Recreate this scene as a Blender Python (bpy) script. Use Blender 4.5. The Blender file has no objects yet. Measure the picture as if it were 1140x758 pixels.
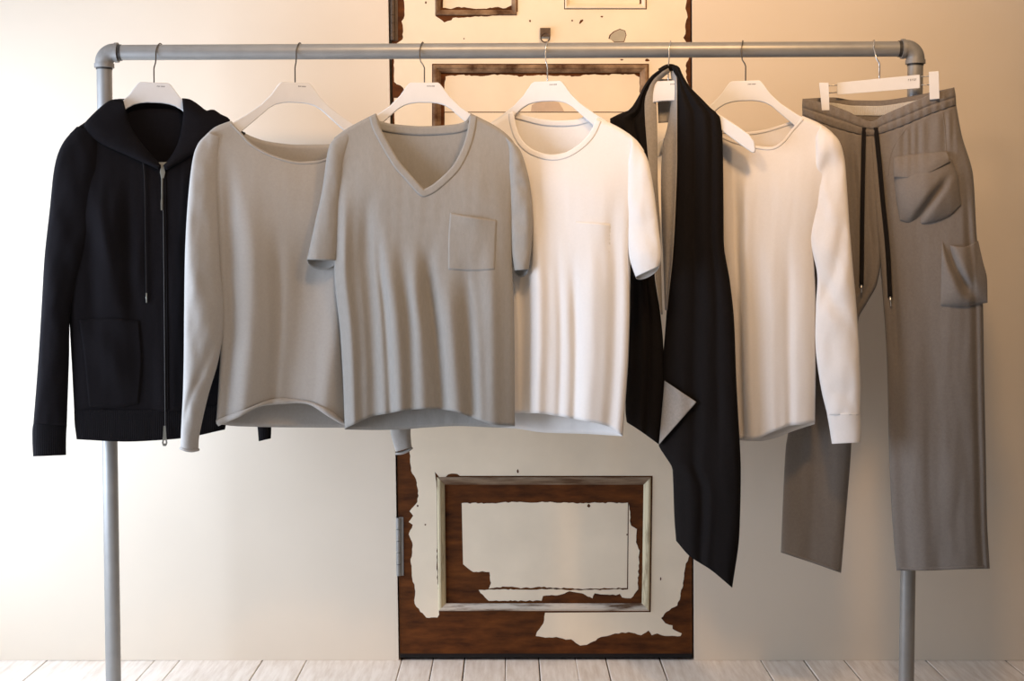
import bpy, bmesh, math, random
from mathutils import Vector, noise, kdtree
from mathutils.geometry import tessellate_polygon

random.seed(7)
C = bpy.context.scene.collection
PI = math.pi

# ------------------------------------------------------------------ camera
F = 1550.0
PITCH = math.atan(0.0542)
WALL_Y = 4.50
BAR_Y = 4.08
cp, sp = math.cos(PITCH), math.sin(PITCH)


def ray(px, py):
    u = (px - 570.0) / F
    v = -(py - 379.0) / F
    d = Vector((u, cp + v * sp, -sp + v * cp))
    return d / d.y


CAM_H = -WALL_Y * ray(570, 735).z


def at(px, py, Y):
    d = ray(px, py)
    return Vector((d.x * Y, Y, CAM_H + d.z * Y))


class Plane:
    """vertical garment plane hung from the rail, turned by `yaw` (deg, + = right end forward)"""

    def __init__(s, px, py, Y, yaw, curv=0.25):
        s.c = at(px, py, Y)
        a = math.radians(yaw)
        s.yaw = a
        s.ax = Vector((math.cos(a), -math.sin(a), 0))
        s.nn = Vector((-math.sin(a), -math.cos(a), 0))
        s.k = curv

    def pt(s, px, py, n=0.0):
        d = ray(px, py)
        den = d.x * s.nn.x + d.y * s.nn.y
        cn = s.c.x * s.nn.x + s.c.y * s.nn.y
        N = n
        for _ in range(5):
            Y = (N + cn) / den
            lx = (d.x * Y - s.c.x) * s.ax.x + (Y - s.c.y) * s.ax.y
            N = n + s.k * lx * lx
        return Vector((d.x * Y, Y, CAM_H + d.z * Y))


# ------------------------------------------------------------------ curves
def hermite(pts, key):
    """returns f(u) u in 0..1, parametrised by coordinate `key` (0=x,1=y); a third item 'c' marks a corner"""
    k = [p[key] for p in pts]
    o = [p[1 - key] for p in pts]
    n = len(pts)
    sl = [(o[i + 1] - o[i]) / (k[i + 1] - k[i] if abs(k[i + 1] - k[i]) > 1e-6 else 1e-6) for i in range(n - 1)]

    def tang(i, side):
        if i == 0: return sl[0]
        if i == n - 1: return sl[-1]
        if len(pts[i]) > 2: return sl[i - 1] if side < 0 else sl[i]
        a, b = sl[i - 1], sl[i]
        if a * b <= 0: return 0.0
        return 2 * a * b / (a + b)

    def f(u):
        kk = k[0] + (k[-1] - k[0]) * u
        i = 0
        inc = k[-1] >= k[0]
        while i < n - 2 and ((kk > k[i + 1]) if inc else (kk < k[i + 1])): i += 1
        h = k[i + 1] - k[i]
        if abs(h) < 1e-6: h = 1e-6
        t = min(1, max(0, (kk - k[i]) / h))
        m0, m1 = tang(i, 1) * h, tang(i + 1, -1) * h
        val = (2*t**3-3*t*t+1)*o[i] + (t**3-2*t*t+t)*m0 + (-2*t**3+3*t*t)*o[i+1] + (t**3-t*t)*m1
        return (kk, val) if key == 0 else (val, kk)
    return f


def dense(pts, step=1.5):
    """Catmull-Rom through px points, resampled; third item = corner"""
    out = []
    n = len(pts)
    for i in range(n - 1):
        p1, p2 = Vector(pts[i][:2]), Vector(pts[i + 1][:2])
        p0 = Vector(pts[i - 1][:2]) if i > 0 and len(pts[i]) < 3 else p1 - (p2 - p1)
        p3 = Vector(pts[i + 2][:2]) if i < n - 2 and len(pts[i + 1]) < 3 else p2 + (p2 - p1)
        m = max(2, int((p2 - p1).length / step))
        for j in range(m):
            t = j / m
            out.append(0.5 * (2*p1 + (p2-p0)*t + (2*p0-5*p1+4*p2-p3)*t*t + (3*p1-p0-3*p2+p3)*t**3))
    out.append(Vector(pts[-1][:2]))
    return out


def ss(a, b, x):
    if b == a: return 1.0 if x >= a else 0.0
    t = min(1, max(0, (x - a) / (b - a)))
    return t * t * (3 - 2 * t)


def coons(T, B, L, R):
    L = [T[0][:2]] + list(L[1:-1]) + [B[0][:2]]
    R = [T[-1][:2]] + list(R[1:-1]) + [B[-1][:2]]
    fT, fB, fL, fR = hermite(T, 0), hermite(B, 0), hermite(L, 1), hermite(R, 1)
    a, b, c, d = T[0], T[-1], B[0], B[-1]

    def f(t, s):
        pT, pB, pL, pR = fT(t), fB(t), fL(s), fR(s)
        r = []
        for i in (0, 1):
            r.append((1-s)*pT[i] + s*pB[i] + (1-t)*pL[i] + t*pR[i]
                     - ((1-s)*(1-t)*a[i] + (1-s)*t*b[i] + s*(1-t)*c[i] + s*t*d[i]))
        return r[0], r[1]
    return f


# ------------------------------------------------------------------ mesh builder
class MB:
    def __init__(s):
        s.v, s.f, s.m = [], [], []

    def vert(s, p):
        s.v.append(Vector(p)); return len(s.v) - 1

    def face(s, idx, m=0):
        s.f.append(tuple(idx)); s.m.append(m)

    def grid(s, rows, m=0, closed=False):
        ids = [[s.vert(p) for p in r] for r in rows]
        for i in range(len(ids) - 1):
            a, b = ids[i], ids[i + 1]
            n = len(a)
            for j in range(n if closed else n - 1):
                k = (j + 1) % n
                s.face((a[j], b[j], b[k], a[k]), m)
        return ids

    def box(s, x0, x1, y0, y1, z0, z1, m=0):
        p = [s.vert((x, y, z)) for x in (x0, x1) for y in (y0, y1) for z in (z0, z1)]
        for q in ((0,1,3,2),(4,6,7,5),(0,4,5,1),(2,3,7,6),(0,2,6,4),(1,5,7,3)):
            s.face([p[i] for i in q], m)

    def tube(s, path, r, seg=10, m=0, cap=True):
        path = [Vector(p) for p in path]
        n = len(path)
        rr = r if isinstance(r, (list, tuple)) else [r] * n
        up = None
        rings = []
        for i in range(n):
            d = (path[min(i+1, n-1)] - path[max(i-1, 0)]).normalized()
            if up is None:
                up = Vector((0, 0, 1)) if abs(d.z) < .9 else Vector((1, 0, 0))
            x = d.cross(up).normalized()
            up = x.cross(d).normalized()
            rings.append([path[i] + x*math.cos(2*PI*j/seg)*rr[i] + up*math.sin(2*PI*j/seg)*rr[i] for j in range(seg)])
        ids = s.grid(rings, m, closed=True)
        if cap:
            s.face(list(ids[0]), m); s.face(list(reversed(ids[-1])), m)
        return ids

    def prism(s, outer, holes, fn0, fn1, m=0):
        """closed polygon (2-D) with holes extruded between two mappings 2-D -> 3-D"""
        loops = [outer] + list(holes)
        flat = [p for l in loops for p in l]
        tris = tessellate_polygon([[Vector((p[0], p[1], 0)) for p in l] for l in loops])
        a = [s.vert(fn0(p[0], p[1])) for p in flat]
        b = [s.vert(fn1(p[0], p[1])) for p in flat]
        for t in tris:
            s.face([a[i] for i in t], m); s.face([b[i] for i in reversed(t)], m)
        o = 0
        for l in loops:
            n = len(l)
            for i in range(n):
                j = (i + 1) % n
                s.face((a[o+i], a[o+j], b[o+j], b[o+i]), m)
            o += n

    def build(s, name, mats, parent=None, smooth=True, solid=0, merge=1e-4, bevel=0, sub=0, angle=None, offset=0.0):
        org = parent_world(parent) if parent else Vector((0, 0, 0))
        bm = bmesh.new()
        vs = [bm.verts.new(p - org) for p in s.v]
        bm.verts.ensure_lookup_table()
        for f, m in zip(s.f, s.m):
            if len(set(f)) < 3: continue
            try:
                fc = bm.faces.new([vs[i] for i in f]); fc.material_index = m; fc.smooth = smooth
            except ValueError:
                pass
        if merge: bmesh.ops.remove_doubles(bm, verts=bm.verts, dist=merge)
        bmesh.ops.recalc_face_normals(bm, faces=bm.faces)
        me = bpy.data.meshes.new(name); bm.to_mesh(me); bm.free()
        if not isinstance(mats, (list, tuple)): mats = [mats]
        for m in mats: me.materials.append(m)
        o = bpy.data.objects.new(name, me); C.objects.link(o)
        if parent: o.parent = parent
        if solid:
            md = o.modifiers.new('thickness', 'SOLIDIFY'); md.thickness = solid; md.offset = offset
        if bevel:
            md = o.modifiers.new('bevel', 'BEVEL'); md.width = bevel; md.segments = 3; md.limit_method = 'ANGLE'
            md.angle_limit = math.radians(40)
        if sub:
            md = o.modifiers.new('sub', 'SUBSURF'); md.levels = sub; md.render_levels = sub
        if angle is not None:
            for p in me.polygons: p.use_smooth = True
            try: me.set_sharp_from_angle(angle=math.radians(angle))
            except Exception: pass
        return o


def parent_world(o):
    p = Vector((0, 0, 0))
    while o:
        p = p + o.location; o = o.parent
    return p


def tag(o, label=None, cat=None, group=None, kind=None):
    if label: o['label'] = label
    if cat: o['category'] = cat
    if group: o['group'] = group
    if kind: o['kind'] = kind
    return o


def thing(name, loc, label, cat, group=None):
    o = bpy.data.objects.new(name, None); C.objects.link(o)
    o.location = loc; o.empty_display_size = .05
    return tag(o, label, cat, group)


# ------------------------------------------------------------------ materials
def srgb(r, g, b):
    f = lambda c: (c/255/12.92) if c/255 <= .04045 else ((c/255+.055)/1.055)**2.4
    return (f(r), f(g), f(b), 1)


def mat(name):
    m = bpy.data.materials.new(name); m.use_nodes = True
    nt = m.node_tree
    return m, nt, nt.nodes['Principled BSDF']


def N(nt, t, **kw):
    n = nt.nodes.new(t)
    for k, v in kw.items():
        if k in n.inputs: n.inputs[k].default_value = v
        else: setattr(n, k, v)
    return n


def fabric(name, col, mottle=.12, rough=.92, bump=.25, sheen=.15, rib=0, stretch=(1, 1, 1), fine=900):
    m, nt, b = mat(name)
    L = nt.links.new
    tc = N(nt, 'ShaderNodeTexCoord')
    mp = N(nt, 'ShaderNodeMapping'); mp.inputs['Scale'].default_value = stretch
    L(tc.outputs['Object'], mp.inputs['Vector'])
    n1 = N(nt, 'ShaderNodeTexNoise', Scale=fine, Detail=2.0)
    n2 = N(nt, 'ShaderNodeTexNoise', Scale=140.0, Detail=4.0)
    L(mp.outputs[0], n1.inputs['Vector']); L(mp.outputs[0], n2.inputs['Vector'])
    mx = N(nt, 'ShaderNodeMath', operation='ADD'); L(n1.outputs['Fac'], mx.inputs[0]); L(n2.outputs['Fac'], mx.inputs[1])
    mr = N(nt, 'ShaderNodeMapRange'); L(mx.outputs[0], mr.inputs['Value'])
    mr.inputs['From Min'].default_value = .7; mr.inputs['From Max'].default_value = 1.3
    mr.inputs['To Min'].default_value = 1 - mottle; mr.inputs['To Max'].default_value = 1 + mottle
    vm = N(nt, 'ShaderNodeVectorMath', operation='SCALE'); vm.inputs[0].default_value = col[:3]
    L(mr.outputs[0], vm.inputs['Scale'])
    L(vm.outputs[0], b.inputs['Base Color'])
    b.inputs['Roughness'].default_value = rough
    b.inputs['Specular IOR Level'].default_value = .12
    b.inputs['Sheen Weight'].default_value = sheen
    bp = N(nt, 'ShaderNodeBump', Strength=bump, Distance=.0012)
    L(n1.outputs['Fac'], bp.inputs['Height'])
    last = bp
    if rib:
        w = N(nt, 'ShaderNodeTexWave', Scale=rib, Distortion=.0); w.bands_direction = 'X'
        L(tc.outputs['Object'], w.inputs['Vector'])
        b2 = N(nt, 'ShaderNodeBump', Strength=.5, Distance=.002)
        L(w.outputs['Fac'], b2.inputs['Height']); L(bp.outputs[0], b2.inputs['Normal']); last = b2
    L(last.outputs[0], b.inputs['Normal'])
    return m


def plain(name, col, rough=.5, metal=0.0, noise_amt=0.0, nscale=30.0, bump=0.0):
    m, nt, b = mat(name)
    b.inputs['Base Color'].default_value = col
    b.inputs['Roughness'].default_value = rough
    b.inputs['Metallic'].default_value = metal
    L = nt.links.new
    if noise_amt or bump:
        tc = N(nt, 'ShaderNodeTexCoord')
        n = N(nt, 'ShaderNodeTexNoise', Scale=nscale, Detail=5.0); L(tc.outputs['Object'], n.inputs['Vector'])
        if noise_amt:
            mr = N(nt, 'ShaderNodeMapRange'); L(n.outputs['Fac'], mr.inputs['Value'])
            mr.inputs['From Min'].default_value = .3; mr.inputs['From Max'].default_value = .7
            mr.inputs['To Min'].default_value = 1 - noise_amt; mr.inputs['To Max'].default_value = 1 + noise_amt
            vm = N(nt, 'ShaderNodeVectorMath', operation='SCALE'); vm.inputs[0].default_value = col[:3]
            L(mr.outputs[0], vm.inputs['Scale']); L(vm.outputs[0], b.inputs['Base Color'])
        if bump:
            bp = N(nt, 'ShaderNodeBump', Strength=bump, Distance=.004); L(n.outputs['Fac'], bp.inputs['Height'])
            L(bp.outputs[0], b.inputs['Normal'])
    return m


def two_tone(name, c1, c2, scale, lo, hi, rough=.6, stretch=(1, 1, 1), bump=.3):
    m, nt, b = mat(name); L = nt.links.new
    tc = N(nt, 'ShaderNodeTexCoord'); mp = N(nt, 'ShaderNodeMapping'); mp.inputs['Scale'].default_value = stretch
    L(tc.outputs['Object'], mp.inputs['Vector'])
    n = N(nt, 'ShaderNodeTexNoise', Scale=scale, Detail=8.0, Roughness=.6); L(mp.outputs[0], n.inputs['Vector'])
    r = N(nt, 'ShaderNodeValToRGB'); L(n.outputs['Fac'], r.inputs['Fac'])
    r.color_ramp.elements[0].position = lo; r.color_ramp.elements[0].color = c1
    r.color_ramp.elements[1].position = hi; r.color_ramp.elements[1].color = c2
    L(r.outputs[0], b.inputs['Base Color']); b.inputs['Roughness'].default_value = rough; b.inputs['Specular IOR Level'].default_value = .15
    bp = N(nt, 'ShaderNodeBump', Strength=bump, Distance=.002); L(n.outputs['Fac'], bp.inputs['Height']); L(bp.outputs[0], b.inputs['Normal'])
    return m


M = {}
M['wall'] = plain('white_plaster', (.72, .62, .495, 1), .9, 0, .02, 3.0, .12)
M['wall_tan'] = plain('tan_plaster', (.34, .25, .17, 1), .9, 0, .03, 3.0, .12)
M['gap_shade'] = plain('door_gap_shade', (.006, .004, .003, 1), 1.0, 0, .1)
M['ceil'] = plain('ceiling_paint', (.78, .76, .72, 1), .9, 0, .02, 3.0)
M['floor'] = two_tone('whitewashed_boards', (.66, .56, .46, 1), (.84, .76, .67, 1), 9.0, .30, .62, .55, (6, .6, 1), .25)
M['gap'] = plain('dark_gap', (.06, .04, .03, 1), .9, 0, .1)
M['steel'] = plain('galvanised_steel', (.285, .277, .262, 1), .42, .4, .06, 25.0, .05)
M['fitting'] = plain('cast_fitting', (.25, .24, .225, 1), .5, .35, .08, 90.0, .15)
M['thread'] = plain('dark_thread', (.06, .055, .05, 1), .5, .6, .1)
M['wire'] = plain('dark_wire', (.10, .085, .07, 1), .3, .8, .05)
M['chrome'] = plain('nickel', (.55, .53, .5, 1), .25, .9, .05)
M['hanger'] = plain('white_lacquer', (.68, .655, .63, 1), .42, 0, .015, 40.0)
M['ink'] = plain('grey_ink', (.035, .03, .03, 1), .7, 0, .05)
M['cream'] = plain('cream_paint', (.80, .68, .515, 1), .55, 0, .05, 7.0, .15)
M['putty'] = plain('grey_putty', (.42, .37, .28, 1), .8, 0, .1, 30.0)
M['pinkpatch'] = plain('pale_undercoat', (.58, .43, .31, 1), .75, 0, .12, 18.0)
M['wood'] = two_tone('stripped_brown_wood', (.032, .009, .0025, 1), (.150, .046, .009, 1), 7.0, .30, .72, .7, (1.2, 1, 5), .3)
M['worn'] = two_tone('worn_moulding_paint', (.07, .030, .013, 1), (.34, .22, .13, 1), 12.0, .38, .66, .6, (1, 1, 1), .4)
M['worncream'] = two_tone('chipped_cream_moulding', (.10, .06, .03, 1), (.50, .43, .32, 1), 20.0, .38, .58, .6, (1, 1, 1), .4)
M['wornh'] = two_tone('grey_brown_worn_strip', (.10, .055, .03, 1), (.30, .22, .15, 1), 20.0, .36, .66, .6, (.35, 1, 3), .3)
M['wornv'] = two_tone('cream_worn_strip', (.14, .09, .045, 1), (.58, .50, .33, 1), 18.0, .30, .48, .6, (3, 1, .35), .3)
M['wornb'] = two_tone('whitish_worn_strip', (.12, .07, .04, 1), (.58, .50, .41, 1), 18.0, .36, .52, .6, (.35, 1, 3), .3)
M['iron'] = plain('old_iron', (.09, .06, .04, 1), .6, .5, .2, 60.0, .3)
M['black'] = fabric('black_cotton', (.0060, .0048, .0056, 1), .2, .95, .3, .0)
M['blackrib'] = fabric('black_rib', (.0058, .0048, .0054, 1), .2, .95, .3, .0, rib=70)
M['scarf'] = fabric('black_jersey', (.0075, .0058, .0055, 1), .2, .9, .25, .0, fine=1400)
M['lining'] = fabric('grey_jersey_reverse', (.30, .275, .25, 1), .12, .9, .25, .1)
M['sweater'] = fabric('light_grey_sweat_jersey', (.37, .345, .315, 1), .05, .95, .18, .15)
M['tee'] = fabric('heather_grey_jersey', (.285, .268, .243, 1), .06, .92, .25, .12, stretch=(1, 1, .35))
M['white'] = fabric('white_jersey', (.70, .665, .63, 1), .02, .92, .15, .1)
M['white2'] = fabric('off_white_knit', (.71, .66, .615, 1), .02, .92, .2, .1)
M['pants'] = fabric('charcoal_taupe_fleece', (.192, .165, .142, 1), .08, .95, .35, .12, fine=500)
M['band'] = fabric('charcoal_waistband', (.175, .150, .130, 1), .15, .95, .35, .12, fine=500)
M['pale'] = fabric('pale_ribbed_lining', (.52, .49, .45, 1), .06, .9, .2, .1, rib=60)
M['cord'] = fabric('black_cord', (.012, .010, .010, 1), .2, .9, .3, .05)
M['tagm'] = plain('dark_woven_tag', (.03, .03, .03, 1), .8, 0, .1, 60)
M['steelpull'] = plain('zip_metal', (.22, .21, .175, 1), .4, .6, .05)

# ================================================================== the room
XL, XR, YF, ZC = -2.2, 3.4, -1.2, 2.85

# ---- back wall with the door opening
OL0, OL1 = at(431.2, -60, WALL_Y), at(443.8, 735, WALL_Y)   # left side of the opening
OR0, OR1 = at(770.3, -60, WALL_Y), at(772.8, 735, WALL_Y)
ZT = 2.52
def lerp_z(a, b, z):
    t = (z - b.z) / (a.z - b.z); return b.x + (a.x - b.x) * t
oL = [(lerp_z(OL0, OL1, 0), 0), (lerp_z(OL0, OL1, ZT), ZT)]
oR = [(lerp_z(OR0, OR1, 0), 0), (lerp_z(OR0, OR1, ZT), ZT)]
mb = MB()
mb.prism([(XL, 0), oL[0], oL[1], oR[1], oR[0], (XR, 0), (XR, ZC), (XL, ZC)], [],
         lambda x, z: (x, WALL_Y, z), lambda x, z: (x, WALL_Y + .16, z))
tag(mb.build('wall_back', M['wall'], smooth=False), 'white plastered back wall behind the clothes rack', 'wall', kind='structure')
mb = MB(); mb.box(XL, XR, WALL_Y + .16, WALL_Y + .2, 0, ZC)
tag(mb.build('trim_1', M['gap'], smooth=False), 'dark backing behind the gap around the old door', 'trim', kind='structure')

# ---- left wall with the daylight window, right wall, ceiling
WY0, WY1, WZ0, WZ1 = 2.3, 4.25, .4, 1.85
mb = MB()
mb.prism([(YF, 0), (WALL_Y, 0), (WALL_Y, ZC), (YF, ZC)], [[(WY0, WZ0), (WY1, WZ0), (WY1, WZ1), (WY0, WZ1)]],
         lambda y, z: (XL, y, z), lambda y, z: (XL - .2, y, z))
tag(mb.build('wall_left', M['wall'], smooth=False), 'white left wall with a tall daylight window', 'wall', kind='structure')
mb = MB()
w = .05
for (a, b, c, d) in ((WY0, WY0 + w, WZ0, WZ1), (WY1 - w, WY1, WZ0, WZ1), (WY0, WY1, WZ0, WZ0 + w), (WY0, WY1, WZ1 - w, WZ1),
                     ((WY0 + WY1) / 2 - .02, (WY0 + WY1) / 2 + .02, WZ0, WZ1)):
    mb.box(XL - .14, XL - .09, a, b, c, d)
tag(mb.build('window_1', M['hanger'], smooth=False), 'white window frame in the left wall', 'window', kind='structure')
mb = MB(); mb.box(XR, XR + .1, YF, WALL_Y, 0, ZC)
tag(mb.build('wall_right', M['wall_tan'], smooth=False), 'plain right wall of the room', 'wall', kind='structure')
mb = MB(); mb.box(XL, XR, YF, WALL_Y, ZC, ZC + .1)
tag(mb.build('ceiling', M['ceil'], smooth=False), 'pale flat ceiling above the rack', 'ceiling', kind='structure')

# ---- floor of boards running towards the viewer
edges = [-220, -130, -60, 52, 172, 200, 292, 341, 447, 482, 517, 563, 600, 641, 675, 735, 847, 895, 940, 1031, 1120, 1180, 1290, 1400, 1490]
xs = [at(e, 735, WALL_Y).x for e in edges]
xs[0] = XL; xs[-1] = XR
mb = MB()
mb.box(XL, XR, YF, WALL_Y + .16, -.06, -.012, 1)
for i in range(len(xs) - 1):
    g = random.choice((.0012, .0018, .0022))
    z = random.uniform(-.0012, 0)
    x0, x1 = xs[i] + g, xs[i + 1] - g
    ycut = random.uniform(.5, 2.8)
    for (ya, yb) in ((YF, ycut - .001), (ycut + .001, WALL_Y + .04)):
        rows = []
        for y in [ya + (yb - ya) * j / 40 for j in range(41)]:
            wob = .002 * noise.noise(Vector((i * 3.1, y * 2.2, 0)))
            rows.append([(x0 + wob, y, -.012), (x0 + wob, y, z - .0015), (x0 + .002 + wob, y, z), (x1 - .002 + wob, y, z), (x1 + wob, y, z - .0015), (x1 + wob, y, -.012)])
        mb.grid(rows)
tag(mb.build('floor', [M['floor'], M['gap']], smooth=False), 'whitewashed floorboards running to the back wall', 'floor', kind='structure')

# ================================================================== the old door
DY = WALL_Y + .004
def D(px, py, out=0.0): return at(px, py, DY - out)
dl = lambda y: 435.6 + (445.3 - 435.6) * y / 732
dr = lambda y: 768.6 + (770.6 - 768.6) * y / 732
door = thing('door_1', D(608, 732), 'tall old panelled door with peeling cream paint over brown wood behind the rack', 'door')
door['kind'] = 'structure'


def ragged(poly, amp=.9, step=3.0, seed=0, closed=True):
    rnd = random.Random(seed)
    out = []
    n = len(poly)
    for i in range(n if closed else n - 1):
        a, b = poly[i], poly[(i + 1) % n]
        straight = len(a) > 2
        ln = math.hypot(b[0] - a[0], b[1] - a[1])
        m = 1 if straight else max(1, int(ln / step))
        for j in range(m):
            t = j / m
            x, y = a[0] + (b[0] - a[0]) * t, a[1] + (b[1] - a[1]) * t
            if j and not straight: x += rnd.uniform(-amp, amp); y += rnd.uniform(-amp, amp)
            out.append((x, y))
    return out


def blob(x, y, rx, ry, seed=0, n=9):
    rnd = random.Random(seed * 31 + 5)
    return [(x + rx * rnd.uniform(.7, 1.2) * math.cos(2*PI*i/n), y + ry * rnd.uniform(.7, 1.2) * math.sin(2*PI*i/n)) for i in range(n)]


def rect(x0, y0, x1, y1): return [(x0, y0), (x1, y0), (x1, y1), (x0, y1)]


TOP = -52
P_TL, P_TR = rect(484.5, TOP + 14, 575.5, 17), rect(629, TOP + 14, 719, 9.5)
P_MID, P_BOT = rect(482, 72, 721.5, 446), [(486.5, 531), (725, 531), (723, 680), (488, 680)]
leaf_out = [(dl(TOP), TOP), (dr(TOP), TOP), (dr(732), 732), (dl(732), 732)]
mb = MB()
mb.prism(leaf_out, [P_TL, P_TR, P_MID, P_BOT], lambda x, y: D(x, y, 0), lambda x, y: D(x, y, -.04))
# the surviving paint, a thin raised skin with torn edges
S = 1  # straight-edge flag
paint = [(449.5, TOP, S), (764.5, TOP), (764.6, 0), (763, 9.5), (765.4, 19), (763, 27), (763, 38), (760.7, 42), (764, 47), (767, 64), (764, 70),
         (763.8, 86), (767.5, 96), (768.4, 200, S), (768.8, 560, S), (767.4, 618), (763, 631), (761, 645.6), (757.6, 663.4), (754, 674), (747.8, 676.8), (739.8, 683),
         (736, 688), (740.6, 693.7), (748.7, 696), (748.7, 700), (759, 705), (757.6, 708), (739, 707.6), (731.7, 705), (725.5, 707), (722, 701.7),
         (714, 707), (699.7, 703.5), (682, 706), (669, 709), (653.4, 717.7), (646, 718.6), (635.6, 711.5), (630, 712), (619.6, 709), (615, 709.7),
         (603.5, 709), (596.5, 708), (600, 700.8), (605, 693.7), (606.8, 682, S), (724.5, 681.3, S), (726.6, 529.6, S), (576, 529.6, S), (512, 529.6), (509, 527.5), (499, 528), (495, 532), (489, 531), (484, 525),
         (486.3, 545, S), (486.8, 610), (486, 630), (487.5, 655), (489, 684), (487, 687.4), (474.5, 687.4), (468, 681), (461.7, 672), (461.7, 654.5), (459, 644), (458.5, 637), (457, 622.5),
         (459, 615), (459.5, 607), (455, 594.5), (459.5, 584), (455, 581), (460, 574), (456, 569), (463, 561), (466, 552), (464, 537), (457.7, 524), (456.8, 507.7),
         (452, 480), (446, 420, S), (441, 200, S), (438.5, 109), (444, 109), (450.3, 101), (445.6, 95), (438.8, 91), (438.5, 66), (439, 50), (448, 44), (448.7, 31.7), (447, 23.7), (449.5, 20.6),
         (450.3, 12.7), (449.5, 0)]
holes = [
    ragged([(483, TOP + 12, S), (576.5, TOP + 12, S), (576.5, 13), (569, 16), (545, 18), (520, 19), (504, 20), (502.6, 22.5), (494.7, 25), (485, 18)], .5, 3, 3),
    [(628, TOP + 12), (720, TOP + 12), (720, 10.5), (628, 10.5)],
    [(481, 71), (722.5, 71), (722.5, 447), (481, 447)],
    blob(590, 23.3, 1.2, 1.2, 1), blob(516.5, 43, 1, .8, 2), blob(637, 23, 1.3, 1, 3), [(644.5, 26.5), (646, 22.5), (649, 21.5), (649.5, 23), (646, 26.5)],
    blob(670, 18.5, 1.5, 1, 4), [(677.3, 43), (678.5, 39), (683, 35), (690, 32), (696, 34), (697.5, 39), (695, 46.8), (684, 47.2), (680, 44)],
    blob(720.5, 67, 2.6, 1.6, 6), blob(692, 66.5, 2.2, .9, 7), blob(576.4, 524.5, 1.2, 2.6, 8), blob(473.5, 584, 1.2, 1, 9), blob(735.5, 644.5, .9, 2, 10),
    blob(465, 563, 1.1, 1.3, 12), blob(474, 3, 1, 1.6, 13)]
pr = ragged(paint, .7, 3.0, 11)
mb.prism(pr, holes, lambda x, y: D(x, y, .0016), lambda x, y: D(x, y, -.0005), 1)
mb.prism([(678.5, 43), (680, 39), (684, 35.5), (690, 32.8), (695.5, 34.5), (696.8, 39), (694.5, 46), (684, 46.5)], [], lambda x, y: D(x, y, .0006), lambda x, y: D(x, y, -.0005), 2)
mb.prism([(dl(727), 727.5), (dr(727), 727.5), (dr(732), 732), (dl(732), 732)], [], lambda x, y: D(x, y, .002), lambda x, y: D(x, y, -.002), 3)  # black strip on the leaf, painted-in shade of the gap under the door
mb.build('door_leaf', [M['wood'], M['cream'], M['putty'], M['gap_shade']], door, smooth=False)


def moulding(outer, wd, m, sides=(0, 0, 0, 0)):
    """mitred frame lining the opening of one panel"""
    n = len(outer)
    cx = sum(p[0] for p in outer) / n; cy = sum(p[1] for p in outer) / n
    def inset(w): return [(x + (w if x < cx else -w), y + (w if y < cy else -w)) for x, y in outer]
    rows = []
    for f, h in ((0, -.004), (0, .004), (.18, .008), (.4, .0075), (.55, .003), (.75, .0005), (1, -.006), (1, -.02)):
        rows.append([D(x, y, h) for x, y in inset(wd * f)])
    b = MB(); b.grid(rows, 0, closed=True)
    b.m = [sides[i % 4] for i in range(len(b.f))]
    return b.build('moulding', m, door, smooth=False)


def panel(outer, polys, extra=()):
    b = MB()
    b.prism(outer, [], lambda x, y: D(x, y, -.012), lambda x, y: D(x, y, -.026))
    for i, (pl, hl) in enumerate(polys):
        b.prism(ragged(pl, .7, 3.0, 50 + i), hl, lambda x, y: D(x, y, -.0105), lambda x, y: D(x, y, -.0125), 1)
    for pl in extra:
        b.prism(pl, [], lambda x, y: D(x, y, -.0098), lambda x, y: D(x, y, -.0125), 2)
    return b.build('door_panel', [M['wood'], M['cream'], M['pinkpatch']], door, smooth=False)


moulding(P_TL, 6, M['worn']); moulding(P_TR, 5, M['cream'])
moulding(P_MID, 9, M['worn']); moulding(P_BOT, 8.5, [M['wornh'], M['wornv'], M['wornb']], (0, 1, 2, 1))
panel(P_TL, [([(493, TOP + 22, S), (572, TOP + 22, S), (572.5, 5), (563, 9), (551, 8), (536, 9.8), (520, 8.6), (511, 7.6), (502, 10), (493, 8.7)], [])])
panel(P_TR, [([(631, TOP + 20, S), (712, TOP + 20, S), (712, 4), (706, 7), (700, 6), (690, 7.8), (676, 7.4), (664, 6.6), (652, 8), (631, 7.4)], [])])
panel(P_MID, [([(496, 85), (510, 83.5), (540, 84.5), (548, 83), (575, 84), (578, 85.6), (584, 83.8), (612, 84), (643, 85), (652, 83), (672, 83.6), (690, 82.6), (706, 82.4), (712, 86), (713, 124.4, S), (495, 124.4, S), (494.5, 100)], []),
              ([(495, 125.4, S), (713, 125.4, S), (713, 440, S), (493, 440, S)], [])],
      [[(591, 124), (592, 117), (600, 112.5), (610, 111.5), (622, 114), (626, 120), (628, 124)]])
panel(P_BOT, [([(514, 560), (548, 560), (560, 559), (610, 559), (640, 560), (699, 559.5, S), (698, 654.5), (670, 655), (640, 655.5), (600, 653), (580, 655), (570, 653), (553, 653.6), (544, 655.4), (546.6, 649), (544.8, 636.7), (536.8, 635.8), (527, 636.7), (515.5, 628, S)],
               [blob(655.5, 563, 2.2, 2, 3), blob(698, 595, .6, 1.2, 4)]),
              ([(533, 656.6), (553, 656), (600, 656), (650, 656.6), (699.2, 656, S), (700, 561), (702.5, 585), (709, 589), (708, 603.7), (712, 613), (711.4, 624), (710.4, 645.6), (710.4, 656), (702.4, 666), (692.6, 665), (690, 661), (685.5, 662.6), (662, 660.4), (659.6, 666),
                (645.4, 660), (634, 658), (621, 662.6), (604.5, 663.4), (603, 668.7), (583, 668.8), (544, 668.8), (540, 665)], [])])
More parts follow.
